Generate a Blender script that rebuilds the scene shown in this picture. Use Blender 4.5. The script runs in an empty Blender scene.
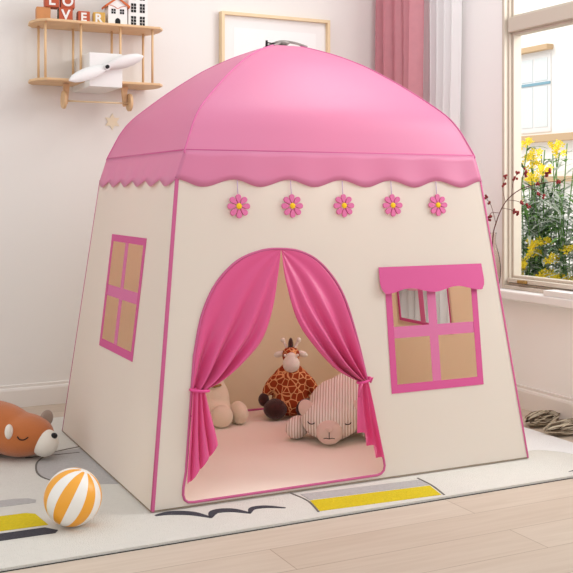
import bpy, bmesh, math, random
from mathutils import Vector, Matrix, noise
from mathutils.geometry import tessellate_polygon
random.seed(7)
SC = bpy.context.scene
COL = SC.collection
PI = math.pi

# ------------------------------------------------------------------ materials
def lin(c):
    out = []
    for v in c:
        v /= 255.0
        out.append(v / 12.92 if v <= .04045 else ((v + .055) / 1.055) ** 2.4)
    return (*out, 1.0)

MATS = {}
def mat(name, col, rough=.7, bump=0, bscale=60, metal=0, spec=.3, trans=0, tcol=None, sheen=0, var=0, vscale=6):
    if name in MATS: return MATS[name]
    m = bpy.data.materials.new(name); m.use_nodes = True
    nt = m.node_tree; N = nt.nodes; L = nt.links
    p = N['Principled BSDF']; out = N['Material Output']
    p.inputs['Base Color'].default_value = lin(col)
    p.inputs['Roughness'].default_value = rough
    p.inputs['Metallic'].default_value = metal
    p.inputs['Specular IOR Level'].default_value = spec
    if sheen:
        p.inputs['Sheen Weight'].default_value = sheen
    tc = N.new('ShaderNodeTexCoord')
    if var:
        no = N.new('ShaderNodeTexNoise'); no.inputs['Scale'].default_value = vscale
        no.inputs['Detail'].default_value = 4
        L.new(tc.outputs['Object'], no.inputs['Vector'])
        hs = N.new('ShaderNodeMixRGB'); hs.blend_type = 'MIX'
        hs.inputs['Color1'].default_value = lin([min(255, c * (1 + var)) for c in col])
        hs.inputs['Color2'].default_value = lin([c * (1 - var) for c in col])
        L.new(no.outputs['Fac'], hs.inputs['Fac'])
        L.new(hs.outputs['Color'], p.inputs['Base Color'])
    if bump:
        nb = N.new('ShaderNodeTexNoise'); nb.inputs['Scale'].default_value = bscale
        nb.inputs['Detail'].default_value = 3
        L.new(tc.outputs['Object'], nb.inputs['Vector'])
        b = N.new('ShaderNodeBump'); b.inputs['Strength'].default_value = bump
        b.inputs['Distance'].default_value = .01
        L.new(nb.outputs['Fac'], b.inputs['Height']); L.new(b.outputs['Normal'], p.inputs['Normal'])
    if trans:
        t = N.new('ShaderNodeBsdfTranslucent')
        t.inputs['Color'].default_value = lin(tcol or col)
        mx = N.new('ShaderNodeMixShader'); mx.inputs['Fac'].default_value = trans
        L.new(p.outputs[0], mx.inputs[1]); L.new(t.outputs[0], mx.inputs[2])
        L.new(mx.outputs[0], out.inputs['Surface'])
    MATS[name] = m
    return m

cream = mat('cream_polyester', (238, 235, 229), .65, bump=.06, bscale=9, trans=.46, tcol=(248, 242, 230))
pinkroof = mat('pink_polyester', (226, 132, 176), .44, bump=.03, bscale=5, spec=1.0, trans=.26, tcol=(252, 196, 210))
pinkframe = mat('pink_print', (208, 86, 144), .6, bump=.05, bscale=30, trans=.05)
pinklight = mat('pink_ribbon_light', (226, 128, 176), .6, trans=.25)
piping = mat('pink_piping', (196, 92, 138), .5)
satin = mat('pink_satin', (232, 92, 152), .36, spec=.5, sheen=.2, trans=.25)
matfloor = mat('tent_floor_cloth', (246, 234, 220), .7, bump=.05, bscale=7)
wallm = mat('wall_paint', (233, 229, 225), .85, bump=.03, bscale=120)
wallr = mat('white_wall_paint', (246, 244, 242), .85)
basem = mat('white_gloss_trim', (232, 226, 221), .45)
ceilm = mat('ceiling_paint', (240, 238, 235), .9)
pine = mat('pale_pine', (222, 186, 144), .5, var=.06, vscale=18)
pinelt = mat('light_pine', (232, 208, 170), .5, var=.04, vscale=18)
white = mat('white_paint', (236, 234, 232), .45)
black = mat('black', (18, 17, 19), .5)
blackline = mat('black_thread', (30, 24, 24), .8)
framep = mat('beige_window_paint', (205, 195, 180), .5)
orangeroof = mat('orange_paint', (206, 104, 54), .6)
redblock = mat('red_stained_wood', (184, 88, 60), .55, var=.08, vscale=30)
goldblock = mat('gold_stained_wood', (206, 164, 84), .55, var=.08, vscale=30)
orangeblock = mat('orange_stained_wood', (200, 138, 90), .55, var=.08, vscale=30)
greenblock = mat('green_paint', (48, 84, 66), .55)
felt = mat('pink_felt', (222, 116, 164), .9, bump=.3, bscale=400)
feltedge = mat('dark_pink_felt', (196, 70, 120), .9)
yellowfelt = mat('yellow_felt', (244, 196, 40), .9)
lilac = mat('lilac_ribbon', (196, 172, 204), .6)
metalg = mat('grey_metal', (156, 148, 144), .4, metal=.4)
brownplush = mat('brown_plush', (186, 108, 58), .9, bump=.25, bscale=350, sheen=.3, var=.05, vscale=20)
whiteplush = mat('white_plush', (232, 224, 212), .92, bump=.3, bscale=350, sheen=.3)
creamplush = mat('cream_plush', (236, 222, 196), .92, bump=.3, bscale=300, sheen=.3)
darkplush = mat('dark_brown_plush', (66, 34, 30), .92, bump=.4, bscale=300, sheen=.2)
greyplush = mat('grey_brown_plush', (158, 138, 124), .92, bump=.3, bscale=300, sheen=.3)
pinkbeige = mat('pink_beige_plush', (226, 200, 186), .92, bump=.2, bscale=300, sheen=.3)
ruglight = mat('cream_rug_pile', (218, 214, 206), .95, bump=.5, bscale=260, var=.02, vscale=60)
rugwhite = mat('white_rug_pile', (236, 234, 234), .95, bump=.5, bscale=260)
ruggrey = mat('grey_rug_pile', (186, 182, 180), .95, bump=.6, bscale=260, var=.06, vscale=90)
rugyellow = mat('yellow_rug_pile', (222, 198, 30), .95, bump=.7, bscale=260, var=.08, vscale=120)
rugnavy = mat('charcoal_rug_pile', (70, 68, 76), .95, bump=.7, bscale=260, var=.2, vscale=160)
rugline = mat('dark_rug_line', (110, 104, 98), .95)
rugbind = mat('black_rug_binding', (44, 42, 40), .9)
ballorange = mat('orange_ball_vinyl', (240, 166, 50), .35, spec=.5)
ballwhite = mat('white_ball_vinyl', (238, 234, 228), .35, spec=.5)
curtpink = mat('pink_linen', (232, 168, 178), .85, bump=.2, bscale=400, trans=.35, var=.04, vscale=30)
sheer = mat('sheer_white_voile', (252, 252, 252), .8, trans=.3)
starm = mat('pale_gold_paint', (236, 222, 196), .6)
stemm = mat('dark_red_stem', (96, 52, 50), .7)
berrym = mat('dark_red_berry', (130, 40, 40), .6)
facadem = mat('cream_render', (250, 247, 242), .9, bump=.1, bscale=20)
ledgem = mat('sandstone_ledge', (206, 176, 140), .9)
extglass = mat('pale_window_glass', (224, 230, 230), .3)
bluebar = mat('blue_grey_bar', (130, 170, 186), .5)
leafgrey = mat('silver_green_leaf', (212, 219, 210), .7, trans=.35, var=.08, vscale=30)
leafgreen = mat('green_leaf', (120, 162, 92), .7, trans=.35, var=.15, vscale=30)
yellowfl = mat('yellow_petal', (246, 220, 60), .7, trans=.2)
darkgreen = mat('deep_green_leaf', (84, 112, 78), .8, var=.2, vscale=30)
concrete = mat('pale_concrete', (206, 200, 192), .9, bump=.2, bscale=40)
matboard = mat('picture_paper', (246, 245, 243), .8)
matboard2 = mat('picture_mat', (240, 238, 236), .8)
brownbark = mat('dry_grass', (186, 170, 148), .95, bump=.4, bscale=120, var=.2, vscale=60)
goldm = mat('dull_gold', (150, 116, 60), .5)

def wood_floor():
    m = bpy.data.materials.new('oak_planks'); m.use_nodes = True
    nt = m.node_tree; N = nt.nodes; L = nt.links; p = N['Principled BSDF']
    tc = N.new('ShaderNodeTexCoord')
    br = N.new('ShaderNodeTexBrick'); br.offset = .37; br.offset_frequency = 2
    br.inputs['Scale'].default_value = 1; br.inputs['Brick Width'].default_value = 1.7
    br.inputs['Row Height'].default_value = .15; br.inputs['Mortar Size'].default_value = .0016
    br.inputs['Mortar Smooth'].default_value = .4; br.inputs['Bias'].default_value = 0
    br.inputs['Color1'].default_value = lin((205, 190, 174)); br.inputs['Color2'].default_value = lin((197, 180, 163))
    br.inputs['Mortar'].default_value = lin((165, 145, 128))
    L.new(tc.outputs['Object'], br.inputs['Vector'])
    mp = N.new('ShaderNodeMapping'); mp.inputs['Scale'].default_value = (2.2, 34, 1)
    L.new(tc.outputs['Object'], mp.inputs['Vector'])
    no = N.new('ShaderNodeTexNoise'); no.inputs['Scale'].default_value = 1.6; no.inputs['Detail'].default_value = 6
    no.inputs['Distortion'].default_value = .6
    L.new(mp.outputs[0], no.inputs['Vector'])
    cr = N.new('ShaderNodeValToRGB'); cr.color_ramp.elements[0].position = .35; cr.color_ramp.elements[0].color = (.90, .87, .85, 1)
    cr.color_ramp.elements[1].position = .65; cr.color_ramp.elements[1].color = (1, 1, 1, 1)
    L.new(no.outputs['Fac'], cr.inputs['Fac'])
    mx = N.new('ShaderNodeMixRGB'); mx.blend_type = 'MULTIPLY'; mx.inputs['Fac'].default_value = .75
    L.new(br.outputs['Color'], mx.inputs['Color1']); L.new(cr.outputs['Color'], mx.inputs['Color2'])
    L.new(mx.outputs['Color'], p.inputs['Base Color']); p.inputs['Roughness'].default_value = .48
    p.inputs['Specular IOR Level'].default_value = .35
    return m
oak = wood_floor()

def giraffe_mat():
    m = bpy.data.materials.new('giraffe_print_plush'); m.use_nodes = True
    nt = m.node_tree; N = nt.nodes; L = nt.links; p = N['Principled BSDF']
    tc = N.new('ShaderNodeTexCoord')
    v = N.new('ShaderNodeTexVoronoi'); v.feature = 'DISTANCE_TO_EDGE'; v.inputs['Scale'].default_value = 38
    v.inputs['Randomness'].default_value = .8
    L.new(tc.outputs['Object'], v.inputs['Vector'])
    cr = N.new('ShaderNodeValToRGB'); cr.color_ramp.interpolation = 'LINEAR'
    e = cr.color_ramp.elements; e[0].position = .035; e[0].color = lin((226, 170, 118)); e[1].position = .075; e[1].color = lin((150, 62, 30))
    L.new(v.outputs['Distance'], cr.inputs['Fac']); L.new(cr.outputs['Color'], p.inputs['Base Color'])
    p.inputs['Roughness'].default_value = .95
    p.inputs['Specular IOR Level'].default_value = .15
    return m
gprint = giraffe_mat()

def stripe_mat():
    m = bpy.data.materials.new('ticking_stripe_plush'); m.use_nodes = True
    nt = m.node_tree; N = nt.nodes; L = nt.links; p = N['Principled BSDF']
    tc = N.new('ShaderNodeTexCoord')
    w = N.new('ShaderNodeTexWave'); w.wave_type = 'BANDS'; w.bands_direction = 'X'; w.inputs['Scale'].default_value = 32
    w.inputs['Distortion'].default_value = .6; w.inputs['Detail Scale'].default_value = .3
    L.new(tc.outputs['Object'], w.inputs['Vector'])
    cr = N.new('ShaderNodeValToRGB'); e = cr.color_ramp.elements
    e[0].position = .18; e[0].color = lin((200, 176, 160)); e[1].position = .40; e[1].color = lin((244, 236, 226))
    L.new(w.outputs['Fac'], cr.inputs['Fac']); L.new(cr.outputs['Color'], p.inputs['Base Color'])
    b = N.new('ShaderNodeBump'); b.inputs['Strength'].default_value = .5; b.inputs['Distance'].default_value = .004
    L.new(w.outputs['Fac'], b.inputs['Height']); L.new(b.outputs['Normal'], p.inputs['Normal'])
    p.inputs['Roughness'].default_value = .95
    return m
stripe = stripe_mat()

def glass_mat(name, tint, fac):
    m = bpy.data.materials.new(name); m.use_nodes = True
    nt = m.node_tree; N = nt.nodes; L = nt.links
    N.remove(N['Principled BSDF'])
    t = N.new('ShaderNodeBsdfTransparent'); t.inputs['Color'].default_value = lin(tint)
    g = N.new('ShaderNodeBsdfGlossy'); g.inputs['Roughness'].default_value = .02
    lw = N.new('ShaderNodeLayerWeight'); lw.inputs['Blend'].default_value = fac
    mx = N.new('ShaderNodeMixShader')
    L.new(lw.outputs['Fresnel'], mx.inputs[0]); L.new(t.outputs[0], mx.inputs[1]); L.new(g.outputs[0], mx.inputs[2])
    L.new(mx.outputs[0], N['Material Output'].inputs['Surface'])
    return m
glass = glass_mat('window_glass', (252, 253, 253), .12)
vglass = glass_mat('vase_glass', (252, 249, 247), .08)

# ------------------------------------------------------------------ helpers
def tag(o, label=None, cat=None, group=None, kind=None):
    if label: o['label'] = label
    if cat: o['category'] = cat
    if group: o['group'] = group
    if kind: o['kind'] = kind
    return o

def thing(name, loc, label, cat, group=None, rz=0):
    o = bpy.data.objects.new(name, None); COL.objects.link(o)
    o.location = loc; o.rotation_euler = (0, 0, rz); o.empty_display_size = .05
    return tag(o, label, cat, group)

def obj(name, bm, m, parent=None, smooth=False, bevel=0, solid=0, subsurf=0, world=False):
    """link a bmesh as one object. world=True: verts are in world space although it has a parent"""
    me = bpy.data.meshes.new(name)
    bmesh.ops.recalc_face_normals(bm, faces=bm.faces) if not solid else None
    if world and parent:
        mw = Matrix.Translation(parent.location) @ parent.rotation_euler.to_matrix().to_4x4()
        if parent.parent: mw = (Matrix.Translation(parent.parent.location) @ parent.parent.rotation_euler.to_matrix().to_4x4()) @ mw
        bmesh.ops.transform(bm, matrix=mw.inverted(), verts=bm.verts)
    bm.to_mesh(me); bm.free()
    o = bpy.data.objects.new(name, me); COL.objects.link(o)
    for mm in (m if isinstance(m, (list, tuple)) else [m]): me.materials.append(mm)
    if parent: o.parent = parent
    if smooth:
        for p in me.polygons: p.use_smooth = True
    if solid:
        s = o.modifiers.new('s', 'SOLIDIFY'); s.thickness = solid; s.offset = 0
    if bevel:
        b = o.modifiers.new('b', 'BEVEL'); b.width = bevel; b.segments = 2; b.limit_method = 'ANGLE'; b.angle_limit = .6
    if subsurf:
        s = o.modifiers.new('ss', 'SUBSURF'); s.levels = subsurf; s.render_levels = subsurf
    return o

def box(bm, x0, x1, y0, y1, z0, z1, mi=0, M=None):
    vs = [bm.verts.new((x, y, z)) for z in (z0, z1) for x, y in ((x0, y0), (x1, y0), (x1, y1), (x0, y1))]
    if M: 
        for v in vs: v.co = M @ v.co
    for f in ((0, 3, 2, 1), (4, 5, 6, 7), (0, 1, 5, 4), (1, 2, 6, 5), (2, 3, 7, 6), (3, 0, 4, 7)):
        bm.faces.new([vs[i] for i in f]).material_index = mi
    return vs
def B(*a, **k):
    bm = bmesh.new(); box(bm, *a, **k); return bm

def tube(bm, pts, r, seg=8, closed=False, mi=0, cap=True):
    pts = [Vector(p) for p in pts]; n = len(pts); rings = []
    up = Vector((0, 0, 1)); prev = None
    for i, p in enumerate(pts):
        a = pts[(i - 1) % n] if (closed or i > 0) else p
        b = pts[(i + 1) % n] if (closed or i < n - 1) else p
        t = (b - a).normalized()
        if prev is None:
            u = t.orthogonal().normalized()
        else:
            u = (prev - t * prev.dot(t))
            u = u.normalized() if u.length > 1e-6 else t.orthogonal().normalized()
        prev = u; w = t.cross(u)
        rr = r[i] if isinstance(r, (list, tuple)) else r
        rings.append([bm.verts.new(p + (u * math.cos(2 * PI * k / seg) + w * math.sin(2 * PI * k / seg)) * rr) for k in range(seg)])
    m = n if closed else n - 1
    for i in range(m):
        A, C = rings[i], rings[(i + 1) % n]
        for k in range(seg):
            f = bm.faces.new((A[k], A[(k + 1) % seg], C[(k + 1) % seg], C[k])); f.material_index = mi; f.smooth = True
    if cap and not closed:
        bm.faces.new(rings[0][::-1]).material_index = mi; bm.faces.new(rings[-1]).material_index = mi
def T(pts, r, seg=8, closed=False):
    bm = bmesh.new(); tube(bm, pts, r, seg, closed); return bm

def ell(bm, c, r, rot=None, seg=24, ring=14, mi=0):
    M = Matrix.Translation(c) @ (rot if rot is not None else Matrix()) @ Matrix.Diagonal((*r, 1))
    res = bmesh.ops.create_uvsphere(bm, u_segments=seg, v_segments=ring, radius=1, matrix=M)
    for v in res['verts']:
        for f in v.link_faces: f.smooth = True; f.material_index = mi
def E_(c, r, rot=None, seg=24, ring=14):
    bm = bmesh.new(); ell(bm, c, r, rot, seg, ring); return bm

def blob(name, parts, m, parent, voxel=.006, smooth=8):
    bm = bmesh.new()
    for p in parts: ell(bm, *p)
    o = obj(name, bm, m, parent)
    r = o.modifiers.new('r', 'REMESH'); r.mode = 'VOXEL'; r.voxel_size = voxel; r.use_smooth_shade = True
    s = o.modifiers.new('sm', 'SMOOTH'); s.factor = .5; s.iterations = smooth
    return o

def plate(outer, holes, th, f2, bm=None, mi=0, side=1):
    """flat panel with holes; outer/holes in 2D (u, v); f2(u, v, w) -> 3D, w across the thickness"""
    bm = bm or bmesh.new()
    loops = [outer] + holes
    flat = [p for l in loops for p in l]
    tri = tessellate_polygon([[Vector((u, v, 0)) for u, v in l] for l in loops])
    A = [bm.verts.new(f2(u, v, 0)) for u, v in flat]
    Bv = [bm.verts.new(f2(u, v, th)) for u, v in flat]
    for a, b, c in tri:
        for W, rv in ((A, 0), (Bv, 1)):
            try: bm.faces.new((W[a], W[b], W[c]) if not rv else (W[c], W[b], W[a])).material_index = mi
            except ValueError: pass
    i0 = 0
    for l in loops:
        n = len(l)
        for k in range(n):
            a, b = i0 + k, i0 + (k + 1) % n
            try: bm.faces.new((A[a], A[b], Bv[b], Bv[a])).material_index = mi
            except ValueError: pass
        i0 += n
    return bm

def catmull(pts, n=8, closed=False):
    P = [Vector(p) for p in pts]; out = []; m = len(P)
    for i in range(m if closed else m - 1):
        p0 = P[(i - 1) % m] if (closed or i > 0) else P[0] * 2 - P[1]
        p1 = P[i]; p2 = P[(i + 1) % m]
        p3 = P[(i + 2) % m] if (closed or i + 2 < m) else P[-1] * 2 - P[-2]
        for k in range(n):
            t = k / n
            out.append(.5 * ((2 * p1) + (-p0 + p2) * t + (2 * p0 - 5 * p1 + 4 * p2 - p3) * t * t + (-p0 + 3 * p1 - 3 * p2 + p3) * t ** 3))
    if not closed: out.append(P[-1])
    return out

def at_len(poly, t):
    """point at fraction t of a polyline's length"""
    L = [0]
    for a, b in zip(poly, poly[1:]): L.append(L[-1] + (b - a).length)
    d = t * L[-1]
    for i in range(len(poly) - 1):
        if d <= L[i + 1] + 1e-9:
            s = (d - L[i]) / max(1e-9, L[i + 1] - L[i])
            return poly[i].lerp(poly[i + 1], min(1, s))
    return poly[-1]

# ------------------------------------------------------------------ the room
RX, BY, CZ = 2.72, 4.22, 2.6
LX, FY = -1.7, -2.6
def struct(name, bm, m, **k):
    return tag(obj(name, bm, m, **k), kind='structure')
struct('floor', B(LX - .1, RX + .02, FY, BY + .1, -.08, 0), oak)
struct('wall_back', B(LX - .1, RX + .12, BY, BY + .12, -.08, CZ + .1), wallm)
W0, W1, WB, WT = 1.75, 3.397, .485, 2.35          # window opening (y, z)
V0, V1 = -1.4, .9                                  # second window, nearer the camera
bm = bmesh.new()
box(bm, RX, RX + .068, W1, BY, -.08, CZ)
box(bm, RX, RX + .068, V1, W0, -.08, CZ)
box(bm, RX, RX + .068, FY, V0, -.08, CZ)
for a, b in ((W0, W1), (V0, V1)):
    box(bm, RX, RX + .068, a, b, -.08, WB)
    box(bm, RX, RX + .068, a, b, WT, CZ)
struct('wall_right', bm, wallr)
def base_profile(bm, axis, a, b):
    prof = [(0, 0), (.016, 0), (.016, .07), (.013, .078), (.008, .082), (.008, .092), (0, .094)]
    ends = []
    for s in (a, b):
        if axis == 'x': ends.append([bm.verts.new((s, BY - d, h)) for d, h in prof])
        elif axis == 'r': ends.append([bm.verts.new((RX - d, s, h)) for d, h in prof])
        else: ends.append([bm.verts.new((LX + d, s, h)) for d, h in prof])
    n = len(prof)
    for k in range(n): bm.faces.new((ends[0][k], ends[0][(k + 1) % n], ends[1][(k + 1) % n], ends[1][k]))
    bm.faces.new(ends[0]); bm.faces.new(ends[1][::-1])
for nm, ax, a, b in (('baseboard_back', 'x', LX, RX), ('baseboard_right', 'r', FY, BY)):
    bm = bmesh.new(); base_profile(bm, ax, a, b); struct(nm, bm, basem)

def window(name, y0, y1, z0, z1):
    root = bpy.data.objects.new(name, None); COL.objects.link(root); root.location = (RX, (y0 + y1) / 2, z0); tag(root, kind='structure')
    bm = bmesh.new()
    def ring(x0, x1, a, b, c, d, w):
        box(bm, x0, x1, a, a + w, c, d); box(bm, x0, x1, b - w, b, c, d)
        box(bm, x0, x1, a + w, b - w, c, c + w); box(bm, x0, x1, a + w, b - w, d - w, d)
    ring(RX - .012, RX + .066, y0, y1, z0, z1, .016)
    ring(RX + .008, RX + .062, y0 + .016, y1 - .016, z0 + .016, z1 - .016, .009)
    box(bm, RX - .004, RX + .066, y0 + .025, y1 - .025, z0 + .028, z0 + .046)
    fr = obj('window_frame', bm, framep, root, world=True, bevel=.003)
    ym = (y0 + y1) / 2; zt = 1.59
    bm = bmesh.new()
    box(bm, RX + .0, RX + .064, y0 + .025, y1 - .025, zt - .022, zt + .04)
    box(bm, RX + .0, RX + .064, ym - .035, ym + .035, z0 + .028, z1 - .028)
    obj('transom', bm, framep, root, world=True, bevel=.003)
    for a, b in ((y0 + .025, ym - .035), (ym + .035, y1 - .025)):
        for c, d in ((z0 + .046, zt - .022), (zt + .04, z1 - .028)):
            bm = bmesh.new(); ring(RX + .022, RX + .064, a, b, c, d, .011)
            s = obj('sash', bm, framep, root, world=True, bevel=.002)
            s2 = obj('pane', B(RX + .054, RX + .058, a + .011, b - .011, c + .011, d - .011), glass, s)
            s2.matrix_parent_inverse = Matrix.Translation(-root.location)
            s2.parent = s
    # small latch on the lower rail
    obj('window_latch', B(RX - .018, RX + .002, y1 - .155, y1 - .105, z0 + .03, z0 + .042), goldm, root, world=True, bevel=.002)
    return root
window('window_1', W0, W1, WB, WT)
window('window_2', V0, V1, WB, WT)
struct('trim_1', B(RX - .07, RX + .0, W0 - .05, W1 + .06, WB - .036, WB), white, bevel=.006)
struct('trim_2', B(RX - .07, RX + .0, V0 - .05, V1 + .06, WB - .036, WB), white, bevel=.006)

# ------------------------------------------------------------------ rug
RZ = .008
rug_out = [(-.35, 2.385), (2.452, 2.385), (2.452, 3.90), (-.35, 3.90)]
f_rug = lambda z0: (lambda u, v, w: (u, v, z0 + w))
bm = plate([(-.35, 2.39), (2.478, 2.39), (2.478, 3.92), (-.35, 3.92)], [], .0015, f_rug(0), mi=6)
plate([(-.348, 2.394), (2.474, 2.394), (2.474, 3.918), (-.348, 3.918)], [], RZ - .0015, f_rug(.0015), bm, 0)
def patch(pts, mi, h=.0014): plate(pts, [], h, f_rug(RZ), bm, mi)
def wave_line(pts, w, mi):
    c = catmull([(*p, 0) for p in pts], 8); L = []; Rr = []
    for i, p in enumerate(c):
        t = (c[min(i + 1, len(c) - 1)] - c[max(i - 1, 0)]).normalized(); nn = Vector((-t.y, t.x, 0))
        q = i / (len(c) - 1); ww = w[0] if isinstance(w, tuple) else w
        if isinstance(w, tuple): ww = w[0] + (w[1] - w[0]) * math.sin(PI * min(1, max(0, q)))
        L.append((p + nn * ww / 2)[:2]); Rr.append((p - nn * ww / 2)[:2])
    patch(L + Rr[::-1], mi)
# bars by the ball
patch([(.20, 2.93), (.575, 2.922), (.615, 2.908), (.632, 2.885), (.625, 2.862), (.20, 2.868)], 2)
patch([(.10, 2.80), (.58, 2.778), (.602, 2.760), (.613, 2.655), (.10, 2.672)], 3)
patch([(.10, 2.648), (.600, 2.636), (.626, 2.600), (.615, 2.582), (.10, 2.592)], 4)
# grey arch behind the ball
arch = [(.95, 3.41), (.81, 3.395), (.735, 3.31), (.703, 3.21), (.698, 3.12), (.725, 3.035), (.80, 2.975), (.95, 2.91)]
ac = [p[:2] for p in catmull([(*p, 0) for p in arch[1:-1]], 6)]
patch([arch[0]] + ac + [arch[-1]], 2, .001)
wave_line([(.95, 3.44)] + arch[1:6], .006, 5)
wave_line([(.70, 3.36), (.79, 3.355), (.88, 3.35)], .008, 5)
# seagull in front of the tent
wave_line([(.892, 2.60), (.935, 2.602), (.985, 2.575), (1.021, 2.52)], (.008, .032), 4)
wave_line([(1.019, 2.515), (1.05, 2.558), (1.095, 2.55), (1.132, 2.505)], (.008, .032), 4)
wave_line([(1.13, 2.502), (1.155, 2.538), (1.195, 2.535), (1.24, 2.502)], (.005, .022), 4)
# yellow and grey bar in front of the tent
patch([(1.332, 2.53), (1.312, 2.435), (1.70, 2.41), (1.722, 2.50)], 3)
patch([(1.335, 2.595), (1.335, 2.538), (1.725, 2.508), (1.73, 2.565)], 2)
wave_line([(1.315, 2.62), (1.325, 2.53), (1.306, 2.43)], .005, 5)
wave_line([(1.735, 2.585), (1.73, 2.50), (1.708, 2.405)], .005, 5)
# white field on the right with its curved seam
seam = [p[:2] for p in catmull([(2.20, 2.66, 0), (2.27, 2.69, 0), (2.33, 2.65, 0), (2.37, 2.58, 0), (2.40, 2.50, 0), (2.45, 2.43, 0)], 6)]
patch([(2.20, 3.88)] + seam + [(2.472, 2.43), (2.472, 3.88)], 1, .001)
patch([(2.30, 2.475), (2.33, 2.52), (2.39, 2.46), (2.37, 2.42)], 3)
patch([(2.20, 2.43), (2.30, 2.455), (2.40, 2.40), (2.36, 2.398), (2.29, 2.435)], 4)
rug = obj('rug', bm, [ruglight, rugwhite, ruggrey, rugyellow, rugnavy, rugline, rugbind])
tag(rug, 'cream play rug with grey, yellow and charcoal patterns under the pink tent', 'rug')

# ------------------------------------------------------------------ the play tent
TX0, TX1, TY0, TY1, ZE = .888, 2.192, 2.624, 3.668, .935
TC = Vector(((TX0 + TX1) / 2, (TY0 + TY1) / 2, 0)); HX, HY = (TX1 - TX0) / 2, (TY1 - TY0) / 2
SL = .112 / .93
TZ = RZ + .003
tent = thing('play_tent', (TC.x, TC.y, TZ), 'large pink and cream house-shaped play tent standing on the rug', 'tent')
O = Vector((0, 0, 0))
# panel frames: (u along the panel in world coords, v = height)  w goes outwards
fF = lambda u, v, w: (u, TY0 + SL * v - w, v)
fB = lambda u, v, w: (u, TY1 - SL * v + w, v)
fL = lambda u, v, w: (TX0 + SL * v - w, u, v)
fR = lambda u, v, w: (TX1 - SL * v + w, u, v)

KF, KS = .9935, .9865
def kf(u, v):
    k = KF - .0042 * (u - .888)
    return (u * k, .885 + (v - .885) * k)
def ks(u, v): return (u * KS, .885 + (v - .885) * KS)
def kr(u, v): return (u * KS + .045, .885 + (v - .885) * KS)
fD = lambda u, v, w: fF(*kf(u, v), w)
fDL = lambda u, v, w: fL(*ks(u, v), w)
fDR = lambda u, v, w: fR(*kr(u, v), w)
# door outline (u, z)
door_top = catmull([(1.0, .10, 0), (1.034, .381, 0), (1.043, .437, 0), (1.069, .535, 0), (1.115, .620, 0), (1.185, .684, 0), (1.262, .713, 0), (1.331, .7185, 0),
                    (1.405, .707, 0), (1.473, .667, 0), (1.536, .583, 0), (1.576, .461, 0), (1.609, .306, 0), (1.634, .165, 0), (1.645, .10, 0)], 6)
door = [(p.x, p.y) for p in door_top]
door = door[:] + [(1.652, .06), (1.654, .042), (1.650, .028), (1.640, .02), (1.625, .0165), (1.30, .0165), (1.02, .0165), (1.003, .0185), (.993, .026), (.989, .04), (.991, .06)]
def rect(a, b, c, d): return [(a, c), (b, c), (b, d), (a, d)]
FW = (1.696, 2.054, .256, .60)
front_window = rect(FW[0] + .012, FW[1] - .012, FW[2] + .014, FW[3])
LW = (2.975, 3.358, .367, .747)
lw_hole = rect(LW[0] + .010, LW[1] - .010, LW[2] + .014, LW[3] - .014)
zb = TZ
def wallout(a, b): return [(a + SL * zb, zb), (b - SL * zb, zb), (b - SL * ZE, ZE), (a + SL * ZE, ZE)]
TH = .0016
front = obj('front_panel', plate(wallout(TX0, TX1), [[kf(*p) for p in door], [kf(*p) for p in front_window]], TH, fF), cream, tent, world=True)
creamshade = mat('cream_polyester_warm_shade', (238, 224, 200), .65, bump=.06, bscale=9, trans=.42, tcol=(250, 236, 212))  # same cream cloth, warm inside shade put into the colour of two panels
obj('back_panel', plate(wallout(TX0, TX1), [], TH, fB), creamshade, tent, world=True)
sideL = obj('left_panel', plate(wallout(TY0, TY1), [[ks(*p) for p in lw_hole]], TH, fL), cream, tent, world=True)
sideR = obj('right_panel', plate(wallout(TY0, TY1), [[kr(*p) for p in lw_hole]], TH, fR), creamshade, tent, world=True)
obj('tent_floor', B(TX0 + .006, TX1 - .006, TY0 + .006, TY1 - .006, TZ, TZ + .004), matfloor, tent, world=True)
# corner piping and hem piping
for sx in (-1, 1):
    for sy in (-1, 1):
        pts = []
        for z in (zb + .002, .35, .65, ZE):
            a = 1
            x = (TX0 + SL * z) if sx < 0 else (TX1 - SL * z); y = (TY0 + SL * z) if sy < 0 else (TY1 - SL * z)
            pts.append((x, y, z))
        bm = T(pts, .0032)
        if sy < 0:   # flat tape on the front side of the seam
            u0 = TX0 if sx < 0 else TX1; d = .008 if sx < 0 else -.005
            zz = (zb, ZE)
            plate([(u0 - sx * SL * zz[0], zz[0]), (u0 - sx * SL * zz[1], zz[1]), (u0 - sx * SL * zz[1] + d, zz[1]), (u0 - sx * SL * zz[0] + d, zz[0])], [], .001, lambda u, v, w: fF(u, v, w + TH + .0006), bm)
        obj('corner_piping', bm, piping, tent, world=True)
obj('hem_piping', T([(TX0 + .004, TY1 - .006, TZ + .008), (TX1 - .004, TY1 - .006, TZ + .008)], .004), piping, tent, world=True)
hem = mat('hem_seam', (150, 136, 116), .8)
for k, (a, b) in enumerate((((TX0, TY0), (TX1, TY0)), ((TX0, TY0), (TX0, TY1)), ((TX1, TY0), (TX1, TY1)))):
    obj('hem_seam', T([(*a, TZ + .002), (*b, TZ + .002)], .0018, 6), hem, tent, world=True)
# door piping
obj('door_piping', T([fD(u, v, .003) for u, v in door], .0038, 8, True), piping, tent, world=True)

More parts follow.
